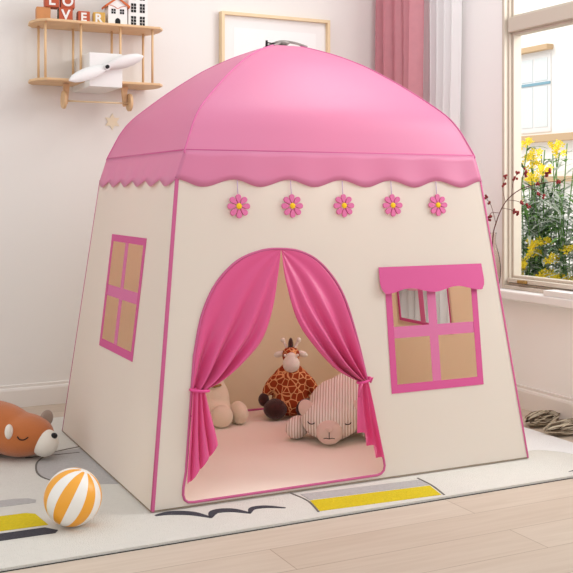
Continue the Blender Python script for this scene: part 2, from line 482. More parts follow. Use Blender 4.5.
# windows of the tent -------------------------------------------------
def tent_window(f, hole, outer, mull_u, bar_v, wid, name='window_trim', awn=False, host=None):
    g = lambda o: (lambda u, v, w: f(u, v, TH + .0006 + o + w))
    a, b, c, d = outer
    bw = .023
    fr = obj(name, plate(rect(a, b, c, d), [rect(a + bw, b - bw, c + bw * 1.15, d - bw * (1.0))], .0012, g(0)), pinkframe, tent, world=True)
    e = obj('crossbar', plate(rect(a + bw, b - bw, bar_v - .017, bar_v + .019), [], .001, g(-.001)), pinklight, fr)
    e.parent = None
    bmx = plate(rect(a + bw, b - bw, bar_v - .017, bar_v + .019), [], .001, g(-.001))
    bpy.data.objects.remove(e)
    sub(bmx, 'crossbar', pinklight, fr)
    for s0, s1 in ((c + bw, bar_v - .017), (bar_v + .019, d - bw)):
        sub(plate(rect(mull_u - .0165, mull_u + .0165, s0, s1), [], .001, g(-.001)), 'mullion', pinklight, fr)
    return fr
def sub(bm, name, m, parent):
    bmesh.ops.transform(bm, matrix=Matrix.Translation(-tent.location), verts=bm.verts)
    return obj(name, bm, m, parent)
fw = tent_window(fD, None, (FW[0], FW[1], FW[2], FW[3] + .02), 1.871, .443, 0)
tent_window(fDL, None, LW, 3.176, .557, 0)
tent_window(fDR, None, LW, 3.176, .557, 0)
# awning over the front window
aw = [(1.674, .652), (1.672, .60), (1.676, .583), (1.688, .568)]
n = 40
for k in range(n + 1):
    u = 1.690 + (2.058 - 1.690) * k / n
    q = (u - 1.690) / (2.058 - 1.690)
    aw.append((u, .571 - .0075 * math.cos(2 * PI * 2 * q) + (.003 if False else 0) + .004))
aw += [(2.066, .568), (2.076, .583), (2.079, .60), (2.077, .652)]
sub(plate(aw, [], .0015, lambda u, v, w: fD(u, v, TH + .0045 + w * 1 + (.652 - v) * .12)), 'awning', pinkframe, fw)

# roof ------------------------------------------------------------------
PR = [(1.004, .788), (1.014, .786), (1.06, .755), (1.105, .722), (1.15, .672), (1.205, .58), (1.25, .497), (1.29, .415), (1.324, .338), (1.36, .232), (1.385, .135), (1.398, .075)]
def prof_smooth():
    c = catmull([(a, z, 0) for z, a in PR], 4); return [(p.y, p.x) for p in c]
PS = prof_smooth()
def sq(i, m):     # point on the unit square outline, i in 0..4m
    s, k = divmod(i % (4 * m), m); t = -1 + 2 * k / m
    return [(t, -1), (1, t), (-t, 1), (-1, -t)][s]
M_ = 24
bm = bmesh.new(); rings = []
for z, a in PS:
    ring = []
    for i in range(4 * M_):
        x, y = sq(i, M_)
        s = max(abs(x), abs(y)); e = min(abs(x), abs(y))     # e=1 at the ridge, 0 in the middle of a side
        puff = (1 - e * e) * .018 * math.sin(PI * min(1, max(0, (z - 1.014) / .39)))
        sag = (1 - e * e) * 0
        ring.append(bm.verts.new((TC.x + x * (HX * a + puff * (abs(x) >= abs(y))), TC.y + y * (HY * a + puff * (abs(y) >= abs(x))), z)))
    rings.append(ring)
for A, C in zip(rings, rings[1:]):
    for i in range(4 * M_):
        f = bm.faces.new((A[i], A[(i + 1) % (4 * M_)], C[(i + 1) % (4 * M_)], C[i])); f.smooth = True
top = rings[-1]
# open crown rim
for e in bm.edges:
    vs = e.verts
for A in rings[:-1]:
    pass
roof = obj('roof', bm, pinkroof, tent, world=True, solid=.0015)
me = roof.data
# sharp ridges
bm = bmesh.new(); bm.from_mesh(me)
for e in bm.edges:
    a, b = e.verts
    p = (a.co + b.co) / 2
    if abs(a.co.z - b.co.z) > 1e-6:
        for v in (a, b): pass
        # ridge edges run through the square's corners
        i = a.index % (4 * M_)
        if i % M_ == 0 and (b.index % (4 * M_)) == i: e.smooth = False
bm.to_mesh(me); bm.free()
# pole sleeves along the ridges
for sx, sy in ((-1, -1), (1, -1), (1, 1), (-1, 1)):
    pts = [(TC.x + sx * HX * a * 1.001, TC.y + sy * HY * a * 1.001, z + .0005) for z, a in PS]
    sub(T(pts, .0030, 6), 'ridge_seam', mat('pink_seam', (218, 112, 162), .5), roof)
# valance with scalloped edge, on the four sides
def val(side, nsc, amp, top):
    bm = bmesh.new(); n = nsc * 14; rows = []
    for k in range(n + 1):
        q = k / n
        ph = abs(math.sin(PI * nsc * q))
        zl = (.928 - amp * ph) if side in 'LR' else .928 - amp * (.5 - .5 * math.cos(2 * PI * nsc * q))
        col = []
        for j in range(6):
            z = top + (zl - top) * j / 5
            qq = (top - z) / (top - .925)
            hx, hy = HX * .788 + (HX - .1085 - HX * .788) * qq, HY * .790 + (HY - .1085 - HY * .790) * qq
            flare = (.003 * j / 5 + .003 * math.sin(2 * PI * nsc * q) * j / 5) * min(1, 12 * q, 12 * (1 - q))
            t = -1 + 2 * q
            if side == 'F': p = (TC.x + t * hx, TC.y - hy - flare, z)
            elif side == 'B': p = (TC.x + t * hx, TC.y + hy + flare, z)
            elif side == 'L': p = (TC.x - hx - flare, TC.y + t * hy, z)
            else: p = (TC.x + hx + flare, TC.y + t * hy, z)
            col.append(bm.verts.new(p))
        rows.append(col)
    for a, b in zip(rows, rows[1:]):
        for j in range(5):
            f = bm.faces.new((a[j], b[j], b[j + 1], a[j + 1])); f.smooth = True
    return obj('valance', bm, pinkroof, tent, world=True, solid=.0014)
val('F', 6, .022, 1.014); val('B', 6, .022, 1.014); val('L', 6, .020, 1.014); val('R', 6, .020, 1.014)
# seam at the top of the valance
pts = []
for sx, sy in ((-1, -1), (1, -1), (1, 1), (-1, 1)): pts.append((TC.x + sx * HX * .788, TC.y + sy * HY * .788, 1.014))
bm = bmesh.new()
for i in range(4): tube(bm, [pts[i], pts[(i + 1) % 4]], .0022, 6)
sub(bm, 'roof_seam', mat('pink_seam2', (212, 100, 150), .5), roof)
# hub and pole ends on the crown
hubz = 1.405
bm = bmesh.new()
ell(bm, (TC.x, TC.y, hubz + .008), (.024, .024, .008))
arc = catmull([(TC.x - .06, TC.y + .03, 1.395), (TC.x - .03, TC.y + .01, 1.412), (TC.x, TC.y, 1.419), (TC.x + .04, TC.y - .02, 1.412), (TC.x + .075, TC.y - .04, 1.398)], 5)
tube(bm, arc, .0045, 8)
arc = catmull([(TC.x - .06, TC.y - .05, 1.395), (TC.x, TC.y, 1.413), (TC.x + .06, TC.y + .05, 1.395)], 5)
tube(bm, arc, .0035, 8)
hub = obj('hub', bm, metalg, tent, world=True)
bm = bmesh.new()
tube(bm, [(TC.x - .02, TC.y, 1.408), (TC.x - .055, TC.y + .01, 1.412)], .0022, 6)
tube(bm, [(TC.x - .058, TC.y + .011, 1.398), (TC.x - .058, TC.y + .011, 1.420)], .0045, 8)
obj('pole_knob', bm, black, tent, world=True)
obj('crown_ring', E_((TC.x, TC.y, 1.396), (.05, .04, .006)), white, tent, world=True)

# door curtains ----------------------------------------------------------
def drape(outer, inner, folds, sgn):
    bm = bmesh.new(); NV, NU = 44, 56; grid = []
    for j in range(NV + 1):
        v = j / NV
        o = at_len(outer, v); i = at_len(inner, v); row = []
        for k in range(NU + 1):
            u = k / NU
            p = o.lerp(i, u)
            # pleats fan out of the tie and fade towards the top
            ph = folds * u ** (1.5) * 2 * PI
            amp = .0005 + .030 * v ** 1.7 * min(1, 2.5 * u) * (1 if v < .85 else 1 - 4 * (v - .85))
            amp *= min(1, 6 * (1 - u) + .45)
            d = amp * (math.cos(ph + .9 * math.sin(3 * v)) - .25) + .004
            d += .008 * v * math.sin(2 * PI * (u * 1.3 + v * .4)) * min(1, 4 * u)
            y = fD(p.x, p.y, max(-.03, d) if u > .02 else .001)
            row.append(bm.verts.new(y))
        grid.append(row)
    for a, b in zip(grid, grid[1:]):
        for k in range(NU):
            f = bm.faces.new((a[k], b[k], b[k + 1], a[k + 1])); f.smooth = True
    return bm
V2 = lambda *p: [Vector((a, b, 0)) for a, b in p]
outL = catmull(V2((1.327, .718), (1.262, .713), (1.185, .684), (1.115, .620), (1.069, .535), (1.043, .437), (1.034, .381), (1.026, .325)), 8)
inL = catmull(V2((1.333, .716), (1.319, .641), (1.294, .537), (1.256, .451), (1.190, .387), (1.123, .343), (1.073, .322)), 8)
outR = catmull(V2((1.330, .718), (1.405, .707), (1.473, .667), (1.536, .583), (1.576, .461), (1.600, .36), (1.610, .308)), 8)
inR = catmull(V2((1.335, .716), (1.343, .625), (1.376, .503), (1.433, .419), (1.498, .350), (1.55, .318), (1.583, .303)), 8)
def tail(top0, top1, outer, inner, folds, jag):
    bm = bmesh.new(); NV, NU = 26, 48; grid = []
    for j in range(NV + 1):
        v = j / NV; row = []
        for k in range(NU + 1):
            u = k / NU
            o = at_len(outer, v); i = at_len(inner, v)
            # bottom hem runs diagonally; pleats make it step
            st = jag(u)
            p = at_len(outer, v * 1.0).lerp(at_len(inner, v), u)
            if v > .5: p = p + Vector((0, st * (v - .5) * 2, 0))
            ph = folds * 2 * PI * u
            amp = (.005 + .010 * v)
            d = .010 + amp * math.cos(ph) * min(1, 8 * u + .2) + .004 * math.sin(5 * v + 4 * u)
            row.append(bm.verts.new(fD(p.x + .004 * math.sin(ph) * v, p.y, d)))
        grid.append(row)
    for a, b in zip(grid, grid[1:]):
        for k in range(NU):
            f = bm.faces.new((a[k], b[k], b[k + 1], a[k + 1])); f.smooth = True
    return bm
oL = catmull(V2((1.028, .325), (1.018, .25), (1.008, .15), (1.000, .062)), 6)
iL = catmull(V2((1.068, .322), (1.082, .26), (1.093, .21), (1.100, .172)), 6)
oR = catmull(V2((1.607, .308), (1.622, .22), (1.636, .14), (1.650, .052)), 6)
iR = catmull(V2((1.580, .305), (1.571, .24), (1.566, .19), (1.566, .155)), 6)
cl = obj('door_curtain', drape(outL, inL, 3.1, 1), satin, tent, world=True, solid=.001)
sub(tail(0, 0, oL, iL, 3.5, lambda u: .010 * math.sin(2 * PI * 3.5 * u + .8)), 'curtain_tail', satin, cl)
cr_ = obj('door_curtain', drape(outR, inR, 3.1, -1), satin, tent, world=True, solid=.001)
sub(tail(0, 0, oR, iR, 2.5, lambda u: .010 * math.sin(2 * PI * 2.5 * u + .8)), 'curtain_tail', satin, cr_)
def tie(par, c, rx, z, tilt):
    pts = [fD(c + rx * math.cos(t), z + tilt * math.cos(t), .010 + .017 * math.sin(t)) for t in [2 * PI * k / 20 for k in range(20)]]
    sub(T(pts, .0042, 8, True), 'tieback', mat('pink_tie', (224, 78, 146), .5), par)
tie(cl, 1.049, .027, .324, -.003)
tie(cr_, 1.595, .022, .307, .006)
# bow on the right tie
bm = bmesh.new()
tube(bm, [fD(1.577, .302, .028), fD(1.568, .286, .028), fD(1.563, .262, .026)], .003, 6)
tube(bm, [fD(1.60, .312, .028), fD(1.618, .316, .024), fD(1.606, .303, .028)], .003, 6)
sub(bm, 'tie_end', satin, cr_)

# ------------------------------------------------------------------ felt flowers on the valance
def petal_flower():
    t = thing('felt_flower', (0, 0, 0), 'x', 'flower', 'felt flowers hanging under the roof edge')
    bm = bmesh.new()
    for k in range(8):
        a = k * PI / 4 + PI / 2
        pts = []
        for q in range(14):
            th = 2 * PI * q / 14
            r = .0225 + .0135 * math.cos(th); w = .0105 * math.sin(th) * (.75 + .35 * math.cos(th))
            pts.append((r * math.cos(a) - w * math.sin(a), r * math.sin(a) + w * math.cos(a)))
        plate(pts, [], .006, lambda u, v, w, k=k: (u, -w - (.0004 * (k % 2)), v), bm)
    obj('petals', bm, felt, t, bevel=.0012)
    bm = bmesh.new(); ell(bm, (0, -.006, 0), (.0088, .004, .0088)); obj('flower_centre', bm, yellowfelt, t)
    obj('string', T([(0, -.001, .03), (0, -.001, .078)], .0013, 6), lilac, t)
    return t
fl = petal_flower()
fx = [(1.199, 'leftmost, nearest the tent corner'), (1.378, 'second from left, over the door arch left half'), (1.560, 'middle of the five, over the right side of the door arch'),
      (1.741, 'second from right, above the awning'), (1.917, 'rightmost, above the right part of the awning')]
flabels = ['pink felt flower hanging nearest the tent\'s front left corner', 'pink felt flower above the peak of the door curtains',
           'middle pink felt flower of the five under the roof edge', 'pink felt flower above the left half of the window awning',
           'rightmost pink felt flower hanging under the roof edge']
for i, (x, _) in enumerate(fx):
    if i == 0: o = fl
    else:
        o = fl.copy(); COL.objects.link(o)
        for ch in list(fl.children):
            c = ch.copy(); COL.objects.link(c); c.parent = o
    p = fD(x, .848, .0045)
    o.location = p; o.rotation_euler = (-math.atan(SL) * 1.0, 0, 0); o['label'] = flabels[i]

ROT = math.radians(-.6); PV = Vector((TX0, TY0, 0)); RM = Matrix.Rotation(ROT, 4, 'Z')
tent.location = PV + RM @ (tent.location - PV); tent.rotation_euler = (0, 0, ROT)
for o in [q for q in COL.objects if q.get('category') == 'flower']:
    o.location = PV + RM @ (o.location - PV); o.rotation_euler[2] += ROT
# ------------------------------------------------------------------ plush toys
TF = TZ + .004
def frame_rot(yaw): return Matrix.Rotation(yaw, 4, 'Z')
# local frame of a plush: faces -Y, its left is +X (seen from the front: right)
def plush(name, x, y, yaw, label):
    return thing(name, (x, y, TF), label, 'stuffed toy', None, yaw)
RX_ = lambda a: Matrix.Rotation(a, 4, 'X'); RY_ = lambda a: Matrix.Rotation(a, 4, 'Y'); RZ_ = lambda a: Matrix.Rotation(a, 4, 'Z')

# giraffe
g = plush('plush_giraffe', 1.752, 3.49, -.42, 'seated plush giraffe with rust patches against the back of the tent')
obj_b = blob('body', [((0, .0, .098), (.070, .058, .082)), ((0, .0, .158), (.068, .052, .045)), ((0, 0, .062), (.078, .062, .058)),
                      ((0, -.004, .19), (.042, .038, .026)),
                      ((-.075, -.01, .128), (.024, .026, .058), RY_(.60)), ((.075, -.01, .128), (.024, .026, .058), RY_(-.60))], gprint, g)
blob('head', [((0, -.006, 0.242), (.036, .034, .034)), ((0, -.01, 0.220), (.030, .028, .03))], gprint, g)
blob('muzzle', [((0, -.034, 0.212), (.034, .029, .034)), ((0, -.036, 0.236), (.023, .018, .022))], whiteplush, g, voxel=.004)
for s in (-1, 1):
    h = obj('horn', T(catmull([(s * .012, -.004, 0.265), (s * .022, -.004, 0.282), (s * .030, -.004, 0.298)], 4), .0055), whiteplush, g)
    obj('horn_tip', E_((s * .031, -.004, 0.300), (.009, .009, .010)), whiteplush, h)
    obj('ear', E_((s * .046, -.004, 0.246), (.021, .008, .012), RY_(s * -.0 + s * .35)), whiteplush, g)
    obj('nostril', E_((s * .010, -.0585, 0.216), (.0022, .002, .0022)), darkplush, g)
    obj('eye', E_((s * .024, -.046, 0.248), (.0055, .004, .0055)), whiteplush, g)
    obj('hand', E_((s * .106, -.020, .072), (.021, .023, .026)), darkplush, g)
    obj('leg', E_((s * .062, -.050, .042), (.046, .048, .039)), darkplush, g)
obj('mane', E_((0, .004, 0.280), (.010, .022, .028)), darkplush, g)

# striped bear lying on its belly
b = plush('plush_bear', 1.745, 3.13, -.52, 'striped cream plush bear lying asleep on the tent floor')
blob('body', [((.034, .050, .103), (.128, .150, .101)), ((-.012, -.055, .076), (.104, .092, .073)), ((.035, .09, .150), (.055, .08, .062)),
              ], stripe, b, voxel=.007)
for s in (-1, 1):
    obj('paw', E_((s * .130, -.035, .042), (.036, .060, .040), RZ_(s * .45)), stripe, b, smooth=True)
    obj('ear', E_((s * .084 - .012, -.072, .115), (.028, .016, .034), RY_(s * .4)), pinkbeige, b)
mz = obj('muzzle', E_((-.015, -.138, .050), (.046, .034, .043)), pinkbeige, b)
obj('nose', E_((-.015, -.174, .068), (.013, .008, .010)), pinkbeige, mz)
bm = bmesh.new()
tube(bm, [(-.015, -.1735, .060), (-.015, -.1735, .048), (-.015, -.171, .036)], .0012, 6)
tube(bm, catmull([(-.034, -.166, .034), (-.025, -.1700, .037), (-.015, -.171, .035), (-.005, -.1700, .037), (.004, -.166, .034)], 4), .0012, 6)
obj('mouth', bm, blackline, mz)
for s in (-1, 1):
    cx_ = -.015 + s * .062
    bm = bmesh.new()
    tube(bm, catmull([(cx_ - .013, -.128, .083), (cx_ - .005, -.134, .077), (cx_ + .006, -.134, .077), (cx_ + .013, -.128, .082)], 4), .0018, 6)
    obj('closed_eye', bm, blackline, b)

# cream seated toy half behind the left curtain
c = plush('plush_rabbit', 1.475, 3.53, -.30, 'cream plush toy seated behind the left door curtain, its round feet forward')
blob('body', [((-.03, 0, .085), (.062, .055, .085)), ((-.03, 0, .16), (.040, .038, .04)), ((-.030, -.02, .05), (.07, .06, .05))], creamplush, c)
blob('head', [((-.03, -.005, .215), (.052, .046, .046)), ((-.03, -.04, .205), (.026, .018, .02))], creamplush, c)
for s in (-1, 1):
    obj('ear', E_((-.03 + s * .03, 0, .285), (.014, .010, .045), RY_(s * .2)), creamplush, c)
    obj('eye', E_((-.03 + s * .02, -.049, .222), (.004, .003, .004)), black, c)
obj('foot', E_((-.008, -.095, .042), (.043, .036, .042)), creamplush, c)
obj('foot', E_((.062, -.045, .042), (.030, .050, .044), RZ_(.4)), creamplush, c)
obj('neck_ribbon', T([(-.055, -.036, .148), (-.03, -.05, .145), (-.005, -.036, .148)], .005, 6), goldm, c)

# brown bear lying outside, left
UA = -.72
br = thing('plush_bear', (.605, 3.455, RZ + .003), 'brown plush bear lying asleep on the rug at the left edge', 'stuffed toy', None, UA)
# local: nose towards +X, its near side -Y
blob('body', [((-.02, 0, .090), (.175, .115, .090)), ((-.22, 0, .100), (.20, .125, .100)), ((.11, -.0, .072), (.118, .094, .072))], brownplush, br, voxel=.008)
blob('muzzle', [((.207, -.01, .053), (.045, .047, .046))], whiteplush, br, voxel=.005)
obj('nose', E_((.240, -.012, .078), (.012, .014, .010)), black, br)
obj('ear', E_((.120, -.088, .102), (.013, .020, .024), RZ_(.25)), whiteplush, br)
obj('ear', E_((.178, .055, .118), (.012, .030, .028), RZ_(-.25)), greyplush, br)
for s in (-1, 1):
    obj('leg', E_((-.25, s * .13, .04), (.06, .035, .04)), brownplush, br)
bm = bmesh.new()
tube(bm, catmull([(.150, -.0880, .088), (.158, -.0870, .079), (.170, -.0810, .077), (.181, -.0720, .084)], 4), .0020, 6)
obj('closed_eye', bm, blackline, br)

# ------------------------------------------------------------------ striped ball
bm = bmesh.new()
bmesh.ops.create_uvsphere(bm, u_segments=84, v_segments=36, radius=.0755)
for f in bm.faces:
    cc = f.calc_center_median(); a = math.atan2(cc.y, cc.x) % (2 * PI)
    f.material_index = int(a / (2 * PI / 14) + 1e-4) % 2
    if cc.z > .0755 * .985 or cc.z < -.0755 * .985: f.material_index = 1
    f.smooth = True
ball = obj('ball', bm, [ballorange, ballwhite])
ball.location = (.6705, 2.62, RZ + .0755); ball.rotation_euler = (.28, .36, .35)
tag(ball, 'orange and white striped ball on the rug before the tent', 'ball')

# ------------------------------------------------------------------ biplane shelf
sh = thing('biplane_shelf', (1.15, BY, 1.35), 'wooden biplane wall shelf with a white propeller', 'shelf')
def wing(z0, z1, x0, x1):
    pts = [(x0 + .03, BY - .0), (x1 - .03, BY - .0), (x1 - .005, BY - .05), (x1, BY - .10), (x1 - .006, BY - .16), (x1 - .03, BY - .20), (x0 + .05, BY - .205), (x0 + .015, BY - .17), (x0, BY - .10), (x0 + .008, BY - .04)]
    pts = [p[:2] for p in catmull([(*p, 0) for p in pts], 1, True)]
    return plate(pts, [], z1 - z0, lambda u, v, w: (u, v, z0 + w))
obj('shelf_board', wing(1.580, 1.591, .874, 1.432), pine, sh, world=True, bevel=.003)
obj('shelf_board', wing(1.342, 1.353, .874, 1.432), pine, sh, world=True, bevel=.003)
for x in (.923, 1.068, 1.235, 1.375):
    for y in (4.17, 4.045):
        obj('post', T([(x, y, 1.352), (x, y, 1.581)], .0052, 10), pine, sh, world=True)
fus = obj('fuselage', B(1.078, 1.214, 3.95, BY, 1.318, 1.455), white, sh, world=True, bevel=.002)
def prop_blade(ang, L_):
    bm = bmesh.new(); n = 16; rows = []
    for k in range(n + 1):
        q = k / n; w = .006 + .020 * math.sin(PI * min(1, q * .92 + .05)) ** .8; w *= (1 if q < .9 else 1 - (q - .9) * 7)
        tw = .5 - .35 * q
        row = []
        for s in (-1, 0, 1):
            x = q * L_; zz = s * w; yy = -math.sin(tw) * zz * .8
            row.append(bm.verts.new((x, yy, zz * math.cos(tw))))
        rows.append(row)
    for a, b2 in zip(rows, rows[1:]):
        for j in range(2):
            f = bm.faces.new((a[j], b2[j], b2[j + 1], a[j + 1])); f.smooth = True
    bmesh.ops.transform(bm, matrix=Matrix.Translation((1.142, 3.925, 1.396)) @ RY_(-ang), verts=bm.verts)
    return bm
pr = obj('propeller', T([(1.142, 3.95, 1.396), (1.142, 3.918, 1.396)], .014, 16), white, sh, world=True)
def shsub(bm, name, m, par, solid=0):
    bmesh.ops.transform(bm, matrix=Matrix.Translation(-sh.location), verts=bm.verts)
    return obj(name, bm, m, par, solid=solid)
shsub(prop_blade(math.radians(19), .162), 'blade', white, pr, .003)
shsub(prop_blade(math.radians(180 + 22), .166), 'blade', white, pr, .003)
shsub(T([(1.142, 3.919, 1.396), (1.142, 3.912, 1.396)], .008, 12), 'propeller_cap', black, pr)
for x, s in ((1.020, -1), (1.268, 1)):
    bm = plate([(x - .014, 1.34), (x + .014, 1.34), (x + .006 + s * .0, 1.255), (x - .006, 1.255)], [], .014, lambda u, v, w: (u, 4.09 + w, v))
    obj('strut', bm, pine, sh, world=True, bevel=.002)
obj('axle', T([(1.005, 4.085, 1.268), (1.283, 4.085, 1.268)], .0035, 8), pinelt, sh, world=True)
for x in (1.008, 1.287):
    bm = bmesh.new(); tube(bm, [(x - .006, 4.085, 1.272), (x + .006, 4.085, 1.272)], .037, 28)
    w_ = obj('wheel', bm, pine, sh, world=True, bevel=.002)
# star decal on the wall
pts = []
for k in range(12):
    r = .036 if k % 2 == 0 else .020
    pts.append((1.252 + r * math.sin(k * PI / 6), 1.198 + r * math.cos(k * PI / 6)))
st = obj('wall_star', plate(pts, [], .003, lambda u, v, w: (u, BY - .0005 - w, v)), starm)
tag(st, 'small pale gold six-pointed star on the wall under the biplane shelf', 'wall decoration')

# letter blocks
def text_mesh(ch, size):
    cu = bpy.data.curves.new('letter', 'FONT'); cu.body = ch; cu.size = size; cu.extrude = .0008; cu.offset = .0016
    cu.align_x = 'CENTER'; cu.align_y = 'CENTER'
    tmp = bpy.data.objects.new('tmp', cu); COL.objects.link(tmp)
    bpy.context.view_layer.update()
    me = bpy.data.meshes.new_from_object(tmp.evaluated_get(bpy.context.evaluated_depsgraph_get()))
    bpy.data.objects.remove(tmp)
    xs = [v.co.x for v in me.vertices]; ys = [v.co.y for v in me.vertices]
    mx, my = (min(xs) + max(xs)) / 2, (min(ys) + max(ys)) / 2
    for v in me.vertices: v.co.x -= mx; v.co.y -= my
    me.materials.append(white)
    return me
def block(x, y, z, s, m, ch, yaw, label, sidem=None):
    t = thing('letter_block', (x, y, z), label, 'toy block', 'letter blocks on the biplane shelf', yaw)
    bm = B(-s / 2, s / 2, -s / 2, s / 2, 0, s)
    bm.faces.ensure_lookup_table()
    if sidem:
        bm.faces[3].material_index = 1
        if ch != 'O': bm.faces[5].material_index = 1
    obj('cube', bm, [m, sidem or m], t, bevel=.003)
    if ch:
        lt = bpy.data.objects.new('letter', text_mesh(ch, s * .98)); COL.objects.link(lt); lt.parent = t
        lt.location = (0, -s / 2 - .0012, s / 2); lt.rotation_euler = (PI / 2, 0, 0)
    return t
SZ = 1.5912
bs = .057
block(.930, 4.118, SZ, bs, orangeblock, '', -.15, 'plain orange wooden block at the left end of the biplane shelf')
block(1.016, 4.100, SZ, bs, redblock, 'V', -.12, 'red-brown wooden block with white letter V', greenblock)
block(1.092, 4.100, SZ, .050, redblock, 'E', -.12, 'red-brown wooden block with white letter E', None)
block(1.157, 4.095, SZ, .050, goldblock, 'R', -.20, 'gold wooden block with white letter R')
block(.962, 4.108, SZ + bs, bs, redblock, 'L', -.10, 'red-brown wooden block with white letter L, stacked upper left')
block(1.026, 4.104, SZ + bs, bs, redblock, 'O', -.14, 'red-brown wooden block with white letter O, stacked above the V')

# toy houses
def pane_group(bm, cx_, cz, y, w, h, nx, nz, gap=.002):
    for i in range(nx):
        for j in range(nz):
            x0 = cx_ - w / 2 + i * (w / nx); z0 = cz - h / 2 + j * (h / nz)
            box(bm, x0 + gap / 2, x0 + w / nx - gap / 2, y - .001, y, z0 + gap / 2, z0 + h / nz - gap / 2)
h1 = thing('toy_house', (1.232, 4.10, SZ), 'small white wooden toy house with an orange pitched roof', 'toy house', None, -.06)
plate_pts = [(-.040, 0), (.040, 0), (.040, .085), (0, .112), (-.040, .085)]
obj('house_body', plate(plate_pts, [], .07, lambda u, v, w: (u, -.035 + w, v)), white, h1)
bm = bmesh.new()
for s in (-1, 1):
    plate([(s * .050, .074), (0, .112), (0, .120), (s * .052, .083)], [], .082, lambda u, v, w: (u, -.041 + w, v), bm)
obj('roof', bm, orangeroof, h1)
bm = bmesh.new(); pane_group(bm, -.018, .058, -.0352, .020, .022, 2, 2); obj('window', bm, black, h1)
bm = bmesh.new(); pane_group(bm, .018, .058, -.0352, .020, .022, 2, 2); obj('window', bm, black, h1)
bm = plate([(-.011, .001), (.011, .001), (.011, .020), (.008, .027), (0, .031), (-.008, .027), (-.011, .020)], [], .001, lambda u, v, w: (u, -.0352 - w, v)); obj('door', bm, black, h1)
bm = bmesh.new(); tube(bm, catmull([(-.034, -.0355, .083), (-.014, -.0355, .078), (0, -.0355, .070), (.014, -.0355, .078), (.034, -.0355, .083)], 4), .0012, 6)
obj('gable_trim', bm, orangeroof, h1)
h2 = thing('toy_house', (1.325, 4.115, SZ), 'taller white wooden toy house with black windows, right end of the shelf', 'toy house', None, -.04)
obj('house_body', B(-.042, .042, -.035, .035, 0, .16), white, h2, bevel=.001)
obj('roof', plate([(-.046, .16), (.046, .16), (0, .20)], [], .078, lambda u, v, w: (u, -.039 + w, v)), black, h2)
for zz in (.028, .082, .135):
    for xx in (-.020, .018):
        bm = bmesh.new(); pane_group(bm, xx, zz, -.0352, .024, .040, 2, 3, .0022); obj('window', bm, black, h2)

# ------------------------------------------------------------------ picture frame
pf = thing('picture_frame', (2.03, BY, .98), 'large pale wooden picture frame with blank paper on the back wall', 'picture frame')
g2 = lambda o: (lambda u, v, w: (u, BY - o - w, v))
obj('frame', plate(rect(1.752, 2.312, .98, 1.715), [rect(1.766, 2.298, .994, 1.701)], .034, g2(.0005)), pinelt, pf, world=True)
obj('backing_paper', B(1.764, 2.300, BY - .014, BY - .002, .992, 1.703), matboard2, pf, world=True)
obj('print', B(1.82, 2.244, BY - .0152, BY - .0135, 1.048, 1.648), matboard, pf, world=True)

# ------------------------------------------------------------------ curtains on the right wall
def curtain(x0, amp, ya, yb, n, z0, z1, seedv, fan=0, th=.001):
    bm = bmesh.new(); NU, NV = n * 12, 14; grid = []
    for j in range(NV + 1):
        q = j / NV; z = z1 + (z0 - z1) * q; row = []
        for k in range(NU + 1):
            u = k / NU
            ph = 2 * PI * n * u + .5 * math.sin(3 * u + seedv)
            a = amp * (.7 + .4 * math.sin(seedv + 7 * u)) * (.8 + .3 * q)
            y = yb + (ya - yb) * u + fan * q * (u)
            row.append(bm.verts.new((x0 + a * math.cos(ph) + .004 * math.sin(9 * q + 5 * u), y + .008 * math.sin(ph * 2 + q), z)))
        grid.append(row)
    for a, b2 in zip(grid, grid[1:]):
        for k in range(NU):
            f = bm.faces.new((a[k], b2[k], b2[k + 1], a[k + 1])); f.smooth = True
    return bm
cu = obj('curtain', curtain(2.585, .034, 3.85, 4.19, 5, .44, 2.575, .4), curtpink)
tag(cu, 'dusty pink linen curtain hanging in the room corner', 'curtain')
cu2 = obj('curtain', curtain(2.668, .022, 3.645, 4.17, 9, .02, 2.575, 1.9, fan=.03), sheer)
tag(cu2, 'sheer white curtain hanging beside the pink curtain', 'curtain')
tr = obj('curtain_rail', B(2.57, 2.66, 1.6, 4.19, 2.575, 2.6), white)
tag(tr, 'white curtain rail on the ceiling along the window wall', 'curtain rail')

# ------------------------------------------------------------------ vase with berry branch, slab on the sill
vs = thing('vase', (2.685, 3.425, WB), 'thin glass vase on the window sill behind the tent edge', 'vase')
prof = [(.014, 0), (.022, .01), (.030, .05), (.031, .09), (.024, .14), (.013, .18), (.010, .21), (.013, .235)]
pc = [(p.x, p.y) for p in catmull([(*p, 0) for p in prof], 4)]
bm = bmesh.new(); rg = []
for r, z in pc: rg.append([bm.verts.new((r * math.cos(2 * PI * k / 24), r * math.sin(2 * PI * k / 24), z)) for k in range(24)])
for a, b2 in zip(rg, rg[1:]):
    for k in range(24): bm.faces.new((a[k], a[(k + 1) % 24], b2[(k + 1) % 24], b2[k])).smooth = True
bm.faces.new(rg[0][::-1])
obj('vase_body', bm, vglass, vs, solid=.0015)
brn = thing('berry_branch', (2.685, 3.425, WB + .02), 'dark red berry branch standing in the glass vase', 'branch')
bm = bmesh.new()
main = catmull([(0, 0, 0), (0, .004, .18), (.0, -.02, .26), (0, -.08, .345), (0, -.18, .40), (0, -.30, .422), (0, -.40, .43)], 6)
tube(bm, main, [.0032 - .0020 * i / len(main) for i in range(len(main))], 6)
tips = []
